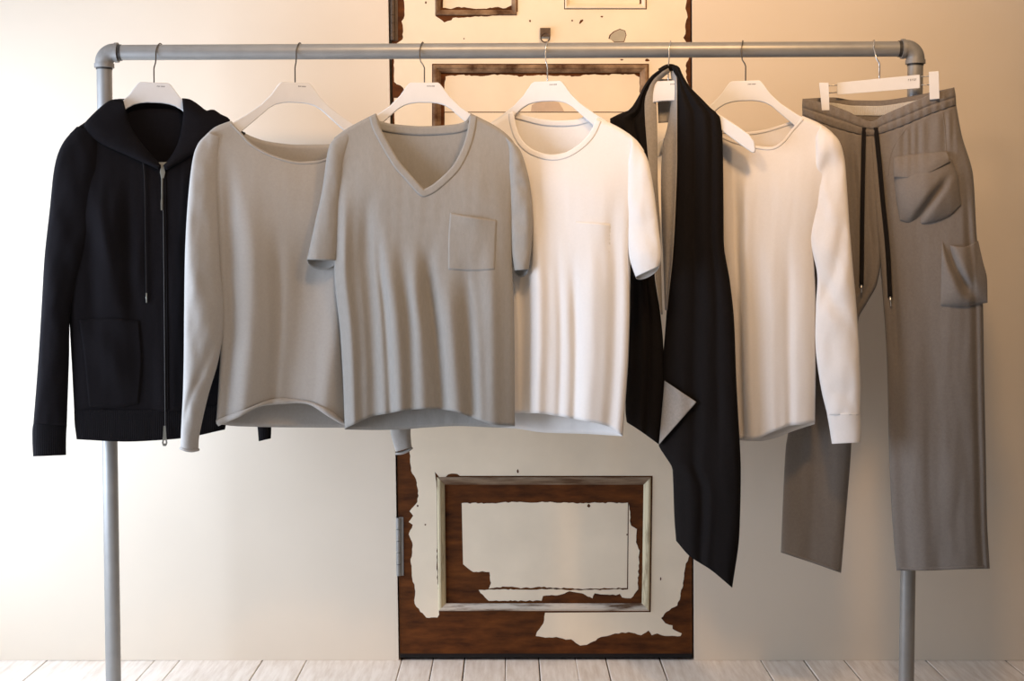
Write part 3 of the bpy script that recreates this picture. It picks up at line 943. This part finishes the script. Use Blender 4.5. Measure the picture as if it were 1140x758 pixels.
bd = G.body(T, [(552, 462), (573, 460), (596, 460), (621, 463), (645, 467.5), (675, 474), (693, 485)],
            [(515, 166), (535, 260), (548, 380), (552, 462)], [(717, 168), (704, 230), (700, 288), (701, 331), (699.6, 391), (696.6, 440), (693, 485)],
            Tb, [(552, 476), (573, 477), (605.5, 481.5), (651, 483), (693, 485.5)], SHL, d=.036, db=.022, nu=130, nv=72,
            folds=[Fold(.40, .33, .05, .014, .12), Fold(.26, .20, .07, -.024, .12), Fold(.60, .62, .035, -.012, .35), Fold(.52, .50, .03, -.006, .3), Fold(.75, .72, .07, .010, .3), Fold(.9, .90, .05, -.010, .12)], seed=31, wr=.0014)
bd.build('body', M['white'], wt, solid=.0016)
G.sleeve([(700, 149, 706, 156, .010), (708, 157, 700, 178, .018), (720.5, 177, 698, 200, .020), (727, 208, 698, 225, .022), (732.5, 250, 699, 255, .025), (736, 283, 700.5, 285, .027), (733.8, 296, 708, 308, .026)],
         n0=-.002, lift=7, seed=33, wr=.006).build('sleeve', M['white'], wt, solid=.0018)
G.sleeve([(528, 152, 536, 156, .010), (512, 168, 540, 175, .02), (506, 230, 541, 235), (508, 292, 538, 292)], depth=.022, n0=-.002, seed=34).build('sleeve', M['white'], wt, solid=.0018)
b = G.band([(572.2, 125), (573.8, 136), (578, 150), (586, 161), (597, 168), (613, 172), (628, 170), (641, 163), (651, 154.5), (658, 145), (663.4, 132.5)], 6.5, 1, out=.0013, thick=.0006)
b2 = G.band([(574, 125.5), (580, 127), (603, 132.7), (622, 134.2), (641, 133.2), (655, 130), (662, 131)], 6.5, 1, out=.0022, thick=.0004, n_fn=G.nb_at)
o0 = len(b.v); b.v += b2.v; b.f += [tuple(i + o0 for i in f) for f in b2.f]; b.m += b2.m
b.build('collar', M['white'], wt, solid=.001)
G.patch([(636, 246), (655, 247.5), (680, 249.5)], [(637, 298), (655, 302), (677, 299)], [(636, 246), (636, 270), (637, 298)], [(680, 249.5), (679, 275), (677, 299)], .0005,
        lambda t, s: .006 * t * t * (1 - t) * 5 * (1 - s) ** 3).build('chest_pocket', M['white'], wt)

# ------------------------------------------------------------------ black scarf
make_hanger(744, 90, HY, 20, 'white hanger under the black scarf, its right arm poking out below the drape', .002, 'chrome')
pl = Plane(744, 90, HY, 20)
sc = thing('scarf', pl.pt(770, 653), 'long black scarf with grey reverse draped over a hanger', 'scarf')
G1 = Garment(pl)
m1 = G1.body([(748, 75), (752, 74.5), (757, 77)], [(753, 602), (768, 619), (791, 634), (815, 654)],
             [(748, 75), (753, 90), (753.5, 120), (753, 171), (751.7, 226), (748, 290), (745, 315), (740.6, 371), (738.7, 395), (738, 423), (736.5, 460), (733.5, 495), (739, 505), (749, 523), (751, 576), (753, 602)],
             [(757, 77), (761, 86), (770, 99), (781, 110), (790, 119.5), (802, 131), (804, 149), (805, 198), (805.5, 268), (812.6, 315), (817, 357), (819.6, 426), (822, 470), (824.5, 525), (823, 592), (815, 654)],
             d=.026, db=.012, d_top=.02, run=60, nu=70, nv=120, p=4,
             folds=[Fold(.2, .28, .10, .005, -.2), Fold(.40, .44, .07, -.006, -.2), Fold(.62, .55, .08, .005, -.2), Fold(.78, .72, .06, -.005, -.2, .8)], seed=41, wr=.0025)
G2 = Garment(pl)
m2 = G2.body([(740, 75), (742, 74.2), (745, 74.8)], [(698, 470), (712, 479), (733.6, 494.6)],
             [(740, 75), (734, 78), (725, 85), (717, 96), (709, 111), (701, 122), (679, 133), (692, 160), (700, 220), (702, 301), (698, 400), (696.6, 458), (698, 470)],
             [(745, 74.8), (728, 89), (717.5, 112), (720, 140), (721, 171), (726, 240), (728.5, 306), (734.5, 346), (738.2, 385), (739, 422), (733.6, 494.6)],
             d=.022, db=.014, d_top=.018, run=60, nu=50, nv=90, p=4, folds=[Fold(.4, .45, .1, .008, -.2), Fold(.65, .6, .07, -.008, -.2)], seed=42, wr=.004)
o0 = len(m1.v); m1.v += m2.v; m1.f += [tuple(i + o0 for i in f) for f in m2.f]; m1.m += m2.m
# the roll round the hanger neck joining both ends
rows = []
path = dense([(735, 80), (742, 76), (748, 75.5), (754, 79)], 1)
m1.tube([pl.pt(p.x, p.y, -.018) for p in path], .010, 12)
m1.build('drape', M['scarf'], sc, solid=.0016)


def strip(pl, left, right, nl, nr, bow=.006, nu=14, nv=70, wave=0.0):
    fl, fr = hermite(left, 1), hermite(right, 1)
    mbx = MB(); rows = []
    for j in range(nv + 1):
        s = j / nv
        a, c = fl(s), fr(s)
        rows.append([pl.pt(a[0] + (c[0]-a[0])*i/nu, a[1] + (c[1]-a[1])*i/nu, nl + (nr-nl)*i/nu + bow*math.sin(PI*i/nu) + wave*math.sin(2*PI*i/nu)*ss(.1,.4,s)) for i in range(nu + 1)])
    mbx.grid(rows)
    return mbx
s1 = strip(pl, [(744, 76), (731, 84), (721.5, 100), (717.5, 116), (721, 171), (728, 240), (730, 306), (736, 350)], [(746, 80), (736, 88), (730, 97), (731.5, 143), (732, 198), (735, 260), (736, 310), (737.5, 350)], .016, -.004, .004)
s2 = strip(pl, [(746.5, 79), (748, 95), (747, 115), (743, 142), (737.5, 165), (736, 200), (736.5, 240), (738.5, 290), (740.5, 345)], [(753, 79), (753.8, 100), (753.8, 171), (752.2, 226), (748.5, 290), (745.2, 320), (742.5, 346)], -.016, .018, .003, wave=.006)
s3 = strip(pl, [(729, 88), (732, 112), (733, 137)], [(750, 88), (749, 112), (748, 136)], -.036, -.036, -.004, nv=20)
for q in (s2, s3):
    o0 = len(s1.v); s1.v += q.v; s1.f += [tuple(i + o0 for i in f) for f in q.f]; s1.m += q.m
tag(s1.build('lining', M['lining'], sc, solid=.0014), 'grey reverse side showing at the neck')
fc = MB()
rows = []
for j in range(25):
    s = j / 24
    a = Vector((740, 424)).lerp(Vector((733.8, 494.5)), s)
    ctrl = Vector((775.5, 447.6))
    # right edge runs to the turned corner and back
    s_ = .38
    e = Vector((740, 424)).lerp(ctrl, s / s_) if s < s_ else ctrl.lerp(Vector((733.8, 494.5)), (s - s_) / (1 - s_))
    rows.append([pl.pt(a.x + (e.x - a.x) * i / 16, a.y + (e.y - a.y) * i / 16, G1.n_at(a.x + (e.x - a.x) * i / 16 + 4, a.y) + .004 + .010 * math.sin(PI * .5 * i / 16)) for i in range(17)])
fc.grid(rows)
tag(fc.build('turned_corner', M['lining'], sc, solid=.0014), 'corner folded over to the grey reverse')

# ------------------------------------------------------------------ off-white long-sleeved T-shirt
make_hanger(830, 90, HY, 16, 'white hanger holding the off-white long-sleeved shirt', -.012)
pl = Plane(830, 90, HY, 16)
G = Garment(pl)
ls = thing('long_sleeve_shirt', pl.pt(860, 486), 'off-white wide-neck long-sleeved shirt between the scarf and the trousers', 'shirt')
T = [(758, 166), (768, 150), (780, 140, 1), (795, 146), (815, 155.5), (840, 162), (859, 163.5), (871, 156.5), (881, 144), (893, 130.5, 1), (910.5, 138), (925.7, 148), (935, 160)]
Tb = [(758, 166), (768, 150), (780, 140, 1), (805, 145), (828, 147), (850, 144.5), (875, 137), (893, 130.5, 1), (910.5, 138), (925.7, 148), (935, 160)]
SHL = [(758, 166), (780, 140), (835, 128), (893, 130.5), (910.5, 138), (935, 160)]
bd = G.body(T, [(822, 489), (832, 490), (845, 488), (857, 482), (869, 477.5), (878, 474), (892, 472.5), (907, 470)],
            [(758, 166), (780, 230), (800, 330), (812, 420), (822, 489)], [(935, 160), (915, 230), (906, 280), (908, 335), (908, 401), (907, 470)],
            Tb, [(822, 490), (845, 491), (865, 487), (880, 481), (907, 472)], SHL, d=.036, db=.02, nu=110, nv=72,
            folds=[Fold(.42, .17, .06, .008, .0, 1.3), Fold(.34, .07, .06, -.020, .0, 1.3), Fold(.62, .47, .08, .006, .2), Fold(.76, .68, .06, -.007, .3)], seed=51, wr=.0016)
bd.build('body', M['white2'], ls, solid=.0016)
G.sleeve([(914, 140, 908, 152, .010), (932, 154, 908, 178, .02), (939.5, 175, 906, 205, .018, -.004), (942.5, 207, 904, 235, .021, -.002), (945.5, 252, 902, 268, .026, .004), (949.5, 300, 910, 305, .028), (953, 340, 908.5, 342), (956, 385, 908, 385),
          (958, 430, 914, 430), (957.5, 462, 921.5, 462)], depth=.028, n0=.006, seed=53, wr=.006, creases=[(.55, -.008, .05, .25), (.66, -.006, .04, -.2)]).build('sleeve', M['white2'], ls, solid=.0018)
G.sleeve([(957.5, 460, 921, 460, .0275), (958.3, 477, 924, 477, .025), (957.5, 492.5, 926.6, 494, .024)], n0=.006, seed=54, wr=.002).build('cuff', M['white2'], ls, solid=.0026)
G.sleeve([(768, 152, 775, 158, .010), (757, 168, 790, 172, .018), (768, 240, 800, 240), (790, 330, 815, 330), (803, 420, 826, 420), (806, 470, 826, 470)], depth=.018, n0=-.012, seed=55).build('sleeve', M['white2'], ls, solid=.0018)
b = G.band([(781, 140.5), (795, 146), (815, 155.5), (840, 162), (859, 163.5), (871, 156.5), (881, 144), (892.4, 131.3)], 3.2, 1, out=.001, thick=.0015)
b2 = G.band([(783, 141), (805, 145.2), (828, 147.2), (850, 144.7), (875, 137.2), (891, 131.5)], 3.2, 1, out=.0014, thick=.0006, n_fn=G.nb_at)
o0 = len(b.v); b.v += b2.v; b.f += [tuple(i + o0 for i in f) for f in b2.f]; b.m += b2.m
b.build('neckline', M['white2'], ls, solid=.001)

# ------------------------------------------------------------------ trousers on a clip hanger
TY = 4.03
pl = Plane(979, 100, TY, 18, 0.0)
ch = thing('clip_hanger', pl.pt(979, 88), 'white bar hanger with two clips holding the grey trousers, rightmost on the rail', 'clothes hanger')
b = MB()
b.prism([(932, 92), (1024, 83), (1024.5, 98), (931.5, 105.5)], [], lambda x, y: pl.pt(x, y, .007), lambda x, y: pl.pt(x, y, -.007))
b.build('hanger_bar', M['hanger'], ch, bevel=.002, angle=35)
b = MB()
for k, x in enumerate((1011, 1013.2, 1015.2, 1017.2, 1019)):
    for (dx0, dx1, y0, y1) in ((0, .35, 88, 90.2), (.35, 1.2, 88, 88.5), (.35, 1.2, 89.7, 90.2))[: 2 + k % 2]:
        b.prism([(x + dx0, y0 - .1 * k), (x + dx1, y0 - .1 * k), (x + dx1, y1 - .1 * k), (x + dx0, y1 - .1 * k)], [], lambda x, y: pl.pt(x, y, .0074), lambda x, y: pl.pt(x, y, .0065))
b.build('printed_mark', M['ink'], ch, smooth=False)
for (xa, ya, xb, yb) in ((917, 96, 935, 94.6), (917, 104, 935, 102.4), (1020, 85.6, 1040, 84.4), (1020, 94.8, 1040, 94)):
    b = MB(); b.tube([pl.pt(xa, ya), pl.pt(xb, yb)], .0016, 8)
    b.build('clip_rod', M['chrome'], ch)

for (q, d0, d1) in (([(912, 92), (922.5, 92), (923.5, 123), (915, 123)], .034, .004), ([(1034, 80), (1045, 79), (1046, 110), (1035, 111)], .040, .004)):
    b = MB()
    (ax, ay), (bx, by), (cx_, cy_), (dx_, dy_) = q
    b.prism(q, [], lambda x, y: pl.pt(x, y, d0), lambda x, y: pl.pt(x, y, d0 - .010))
    b.prism([(ax+1, ay+1), (bx-1, by+1), (bx-.6, by+12), (ax+1.4, ay+12)], [], lambda x, y: pl.pt(x, y, d0 - .008), lambda x, y: pl.pt(x, y, -.012))
    b.prism([(ax, ay+3), (bx, by+3), (cx_, cy_-3), (dx_, dy_-3)], [], lambda x, y: pl.pt(x, y, -.020), lambda x, y: pl.pt(x, y, -.028))
    b.prism([(ax+2, ay+5), (bx-2, by+5), (bx-1.6, by+12), (ax+2.4, ay+12)], [], lambda x, y: pl.pt(x, y, -.010), lambda x, y: pl.pt(x, y, -.022))
    b.build('clip', M['hanger'], ch, bevel=.0012, angle=35)
c0 = pl.pt(979, 88)
dz = bar_pt(979).z - c0.z
b = MB(); b.tube(hook_path(dz, -.012, BAR_Y - c0.y), .0022, 10); b.v = [v + c0 for v in b.v]
b.build('hook', M['chrome'], ch)

tr = thing('trousers', pl.pt(980, 635), 'charcoal grey drawstring sweatpants with puffy cargo pockets, rightmost on the rail', 'trousers')
WBt = [(894, 110), (921, 116), (943, 124), (961, 133), (970, 135.5), (984.5, 128), (1016, 114), (1035, 106), (1062, 97.5)]
WBb = [(894, 128), (921, 139), (943, 146), (961, 150), (970, 151), (985, 147), (1007, 139), (1035, 127), (1064, 117)]
DF = .030
def wn(x, y):   # front depth across the hips
    t = (x - 894) / 170
    return prof(min(1, max(0, t)), 4) * (DF - .012 * math.exp(-((x - 970) / 22) ** 2))
def gathers(x, y, y0): return .0022 * math.sin(x * .55 + 2 * math.sin(x * .13)) * (1 - ss(10, 75, y - y0)) * ss(1, 14, y - y0)
GW = Garment(pl)
b = GW.patch(WBt, WBb, [(894, 110), (893.5, 119), (894, 128)], [(1062, 97.5), (1063.5, 107), (1064, 117)], 0.001, lambda t, s: .005 * math.sin(PI * s) ** .5 - .0035 * math.exp(-((s - .55) / .07) ** 2) + .0010 * math.sin(t * 110), nu=160, nv=24, n_fn=wn, tuck=False)
BBt = [(894, 110), (927, 108.5), (950, 111.6), (975, 112), (1013, 107.5), (1040, 102), (1062, 97.5)]
b2 = GW.patch(BBt, [(x, y + 42) for x, y in BBt], [(894, 110), (893.5, 119), (894, 152)], [(1062, 97.5), (1063, 107), (1062, 139.5)], .0, None, nu=80, nv=8, n_fn=lambda x, y: -.016 * prof(min(1, max(0, (x - 894) / 168)), 4), tuck=False)
o0 = len(b.v); b.v += b2.v; b.f += [tuple(i + o0 for i in f) for f in b2.f]; b.m += b2.m
b.build('waistband', M['band'], tr, solid=.003)
LT = [(904, 113.5), (927, 114.5), (950, 117.6), (975, 118), (1013, 113), (1036, 107.5), (1052, 103)]
GW.patch(LT, [(x, y + 11) for x, y in LT], [(904, 113.5), (904, 120), (904, 124.5)], [(1052, 103), (1052, 110), (1052, 114)], .0022, None, nu=60, nv=8, n_fn=lambda x, y: -.016 * prof(min(1, max(0, (x - 894) / 168)), 4), tuck=False).build('waistband_lining', M['pale'], tr, solid=.001)


def leg(T, B, L, R, inner, crotch, seed, folds, nu=70, nv=110):
    """one trouser leg; `inner` = 0/1 the t of the inside edge; above the crotch the inside edge stays open towards the other leg"""
    f = coons(T, B, L, R)
    g = Garment(pl); mbx = MB(); rf, rb = [], []
    y0 = hermite(T, 0)
    for j in range(nv + 1):
        s = j / nv
        a, c = [], []
        for i in range(nu + 1):
            t = i / nu
            x, y = f(t, s)
            cl = ss(crotch - 90, crotch, y)
            leg_n = prof(t, 3.2) * .027
            th = .45 * t if inner else .45 + .55 * t
            hip = prof(th, 4) * (DF - .012 * math.exp(-((x - 970) / 22) ** 2))
            n = hip * (1 - cl) + leg_n * cl
            ed = min(1, min(t, 1 - t) / .07)
            n += (sum(q(t, s) for q in folds) + wrinkle(x, y, seed, .003, .05, .014)) * ed * (ss(0, 40, y - y0(t)[1])) + gathers(x, y, y0(t)[1]) * ed
            nb = -(.016 * prof(th, 4) * (1 - cl) + .014 * prof(t, 3.2) * cl)
            g.samples.append((x, y, n))
            a.append(pl.pt(x, y, n)); c.append(pl.pt(x, y, nb))
        rf.append(a); rb.append(c)
    mbx.grid(rf); mbx.grid(rb)
    g.kd = kdtree.KDTree(len(g.samples))
    for i, q in enumerate(g.samples): g.kd.insert((q[0], q[1], 0), i)
    g.kd.balance()
    return mbx, g


lm, GL = leg([(894, 127), (921, 138), (943, 145), (961, 149), (970, 150.5)], [(869.6, 615), (900, 625), (936, 637.6)],
             [(894, 127), (890, 200), (884, 330), (880, 430), (879, 472), (875, 499), (869.6, 615)],
             [(970, 150.5), (976, 240), (980, 292), (976, 316), (966, 335), (955, 357), (951, 420), (947.5, 495), (941, 578), (936, 637.6)], 1, 312, 61,
             [Fold(.35, .3, .12, .006, .1), Fold(.72, .85, .06, -.012, -.2, .6), Fold(.88, .95, .05, -.008, -.2, .5), Fold(.5, .5, .06, -.006, -.1, .5)])
lm.build('trouser_leg', M['pants'], tr, solid=.002)
lm, GR = leg([(970, 150.5), (985, 146), (1007, 138), (1035, 126), (1064, 116)], [(998.5, 635), (1030, 635), (1070, 633.5), (1101.5, 633)],
             [(970, 150.5), (976, 240), (980, 292), (983, 330), (986, 370), (988, 410), (989.5, 480), (991.5, 538), (995, 597), (998.5, 635)],
             [(1064, 116), (1070, 149), (1083, 196), (1087, 263), (1091, 300), (1094, 340), (1095, 407), (1097, 502), (1098.5, 578), (1101.5, 633)], 0, 312, 62,
             [Fold(.3, .3, .1, .008, .3), Fold(.10, .12, .05, -.012, -.1, .6), Fold(.12, .12, .06, -.006, .5), Fold(.65, .6, .12, .005, .3), Fold(.92, .93, .035, -.008, .05)])
lm.build('trouser_leg', M['pants'], tr, solid=.002)
# leg hems
for g, pts in ((GL, [(870.5, 611), (900, 621), (935.6, 633.5)]), (GR, [(999, 631), (1030, 631.5), (1070, 630), (1100.5, 629)])):
    g.band(pts, 3.4, 1, out=.0008, thick=.001, cols=4, step=4).build('hem', M['pants'], tr, solid=.0008)
# puffy pocket with flap, on the thigh
GR.patch([(995.5, 188), (1012, 185), (1028, 184), (1058, 176)], [(1002, 245), (1019, 250), (1040, 247), (1057, 240.5), (1070, 228)], [(995.5, 188), (997, 215), (1002, 245)], [(1058, 176), (1067, 198), (1070, 228)], .004,
         lambda t, s: .034 * (math.sin(PI * t) ** .6) * (math.sin(PI * min(1, .08 + s * .92)) ** .7) - .022 * math.exp(-(((t + s * .9) - 1.12) / .10) ** 2) * math.sin(PI * t) * ss(.15, .5, s), nu=40, nv=40).build('cargo_pocket', M['pants'], tr)
GR.patch([(995, 175), (1012, 172.5), (1030, 170.5), (1054, 168.5)], [(995.5, 197.5), (1012, 198), (1030, 194), (1058, 180)], [(995, 175), (995, 186), (995.5, 197.5)], [(1054, 168.5), (1056.5, 174), (1058, 180)], .004,
         lambda t, s: .024 * s * math.sin(PI * (.08 + .84 * t)) ** .6 + .006 * math.sin(PI * s), nu=36, nv=14).build('pocket_flap', M['pants'], tr)
# side pocket bulging past the outer seam
GR.patch([(1049, 263), (1058, 273), (1072, 275), (1089, 268)], [(1047.5, 340), (1070, 341), (1099.5, 337)], [(1049, 263), (1048, 300), (1047.5, 340)], [(1089, 268), (1094, 290), (1099, 312), (1099.5, 337)], .004,
         lambda t, s: .034 * (math.sin(PI * (.02 + .9 * t)) ** .7) * math.sin(PI * min(1, .12 + s * .88)) ** .6 - .028 * math.exp(-((t - .12 - s * .6) / .13) ** 2) * (1 - ss(.6, .95, s)), nu=36, nv=36,
         n_fn=lambda x, y: GR.n_at(min(x, 1088), y)).build('cargo_pocket', M['pants'], tr)
# welt seams of the slant pockets
GR.cord([(1009, 143), (998, 158), (991, 175), (989, 195)], .0011, .001).build('pocket_seam', M['pants'], tr)
GR.cord([(1049, 125), (1052, 145), (1053, 166), (1054, 176)], .0011, .001).build('pocket_seam', M['pants'], tr)
# drawstrings
def strip_cord(g, pts, w, tip):
    d = dense(pts, 5); mbx = MB(); rows = []
    for p in d:
        n = g.n_at(p.x, p.y) + .006
        rows.append([pl.pt(p.x - w, p.y, n), pl.pt(p.x - w * .5, p.y, n + .002), pl.pt(p.x + w * .5, p.y, n + .002), pl.pt(p.x + w, p.y, n), pl.pt(p.x, p.y, n - .002)])
    ids = mbx.grid(rows, 0, closed=True); mbx.face(ids[0]); mbx.face(ids[-1])
    o = mbx.build('drawstring', M['cord'], tr)
    e = d[-1]
    t = MB(); t.tube([pl.pt(e.x, e.y - 1, g.n_at(e.x, e.y) + .006), pl.pt(tip[0], tip[1], g.n_at(e.x, e.y) + .006)], [.0034, .0026], 10)
    tag(t.build('drawstring_tip', M['chrome'], o), 'pale metal tip')
strip_cord(GL, [(962, 142), (961, 180), (960, 240), (959.5, 290), (959, 318)], 2.5, (959, 326))
strip_cord(GR, [(975, 142), (979, 180), (983, 225), (988, 275), (991, 331)], 2.7, (991.8, 341))

# ================================================================== light
def area(name, loc, rot, sx, sy, power, col, spread=PI):
    l = bpy.data.lights.new(name, 'AREA'); l.shape = 'RECTANGLE'; l.size = sx; l.size_y = sy; l.energy = power; l.color = col; l.spread = spread
    o = bpy.data.objects.new(name, l); C.objects.link(o); o.location = loc; o.rotation_euler = rot; return o


area('window_daylight', (XL - .06, (WY0 + WY1) / 2, (WZ0 + WZ1) / 2), (0, -PI / 2, 0), WZ1 - WZ0 - .1, WY1 - WY0 - .1, 88, (.78, .93, 1.18))


def spot(name, loc, target, power, col, angle, blend=.9, size=.08):
    l = bpy.data.lights.new(name, 'SPOT'); l.energy = power; l.color = col; l.spot_size = math.radians(angle); l.spot_blend = blend; l.shadow_soft_size = size
    o = bpy.data.objects.new(name, l); C.objects.link(o); o.location = loc
    o.rotation_euler = (Vector(target) - Vector(loc)).to_track_quat('-Z', 'Y').to_euler(); return o


spot('ceiling_spot', (-.25, 2.7, 2.75), (-.2, 4.5, 1.9), 62, (1.0, .65, .35), 105, 1.0, .12)
spot('ceiling_spot', (.75, 2.7, 2.75), (.7, 4.5, 1.95), 98, (1.0, .61, .285), 105, 1.0, .12)

w = bpy.data.worlds.new('room_ambient'); bpy.context.scene.world = w; w.use_nodes = True
w.node_tree.nodes['Background'].inputs['Color'].default_value = (1.0, .83, .63, 1)
w.node_tree.nodes['Background'].inputs['Strength'].default_value = .14

# ================================================================== camera & view
cam = bpy.data.cameras.new('camera'); co = bpy.data.objects.new('camera', cam); C.objects.link(co)
cam.sensor_width = 36; cam.lens = F / 1140 * 36
co.location = (0, 0, CAM_H); co.rotation_euler = (PI / 2 - PITCH, 0, 0)
sc_ = bpy.context.scene
sc_.camera = co
sc_.view_settings.view_transform = 'Standard'
sc_.view_settings.look = 'None'
sc_.view_settings.exposure = 0.0
sc_.view_settings.gamma = 1.0
sc_.view_settings.use_curve_mapping = False
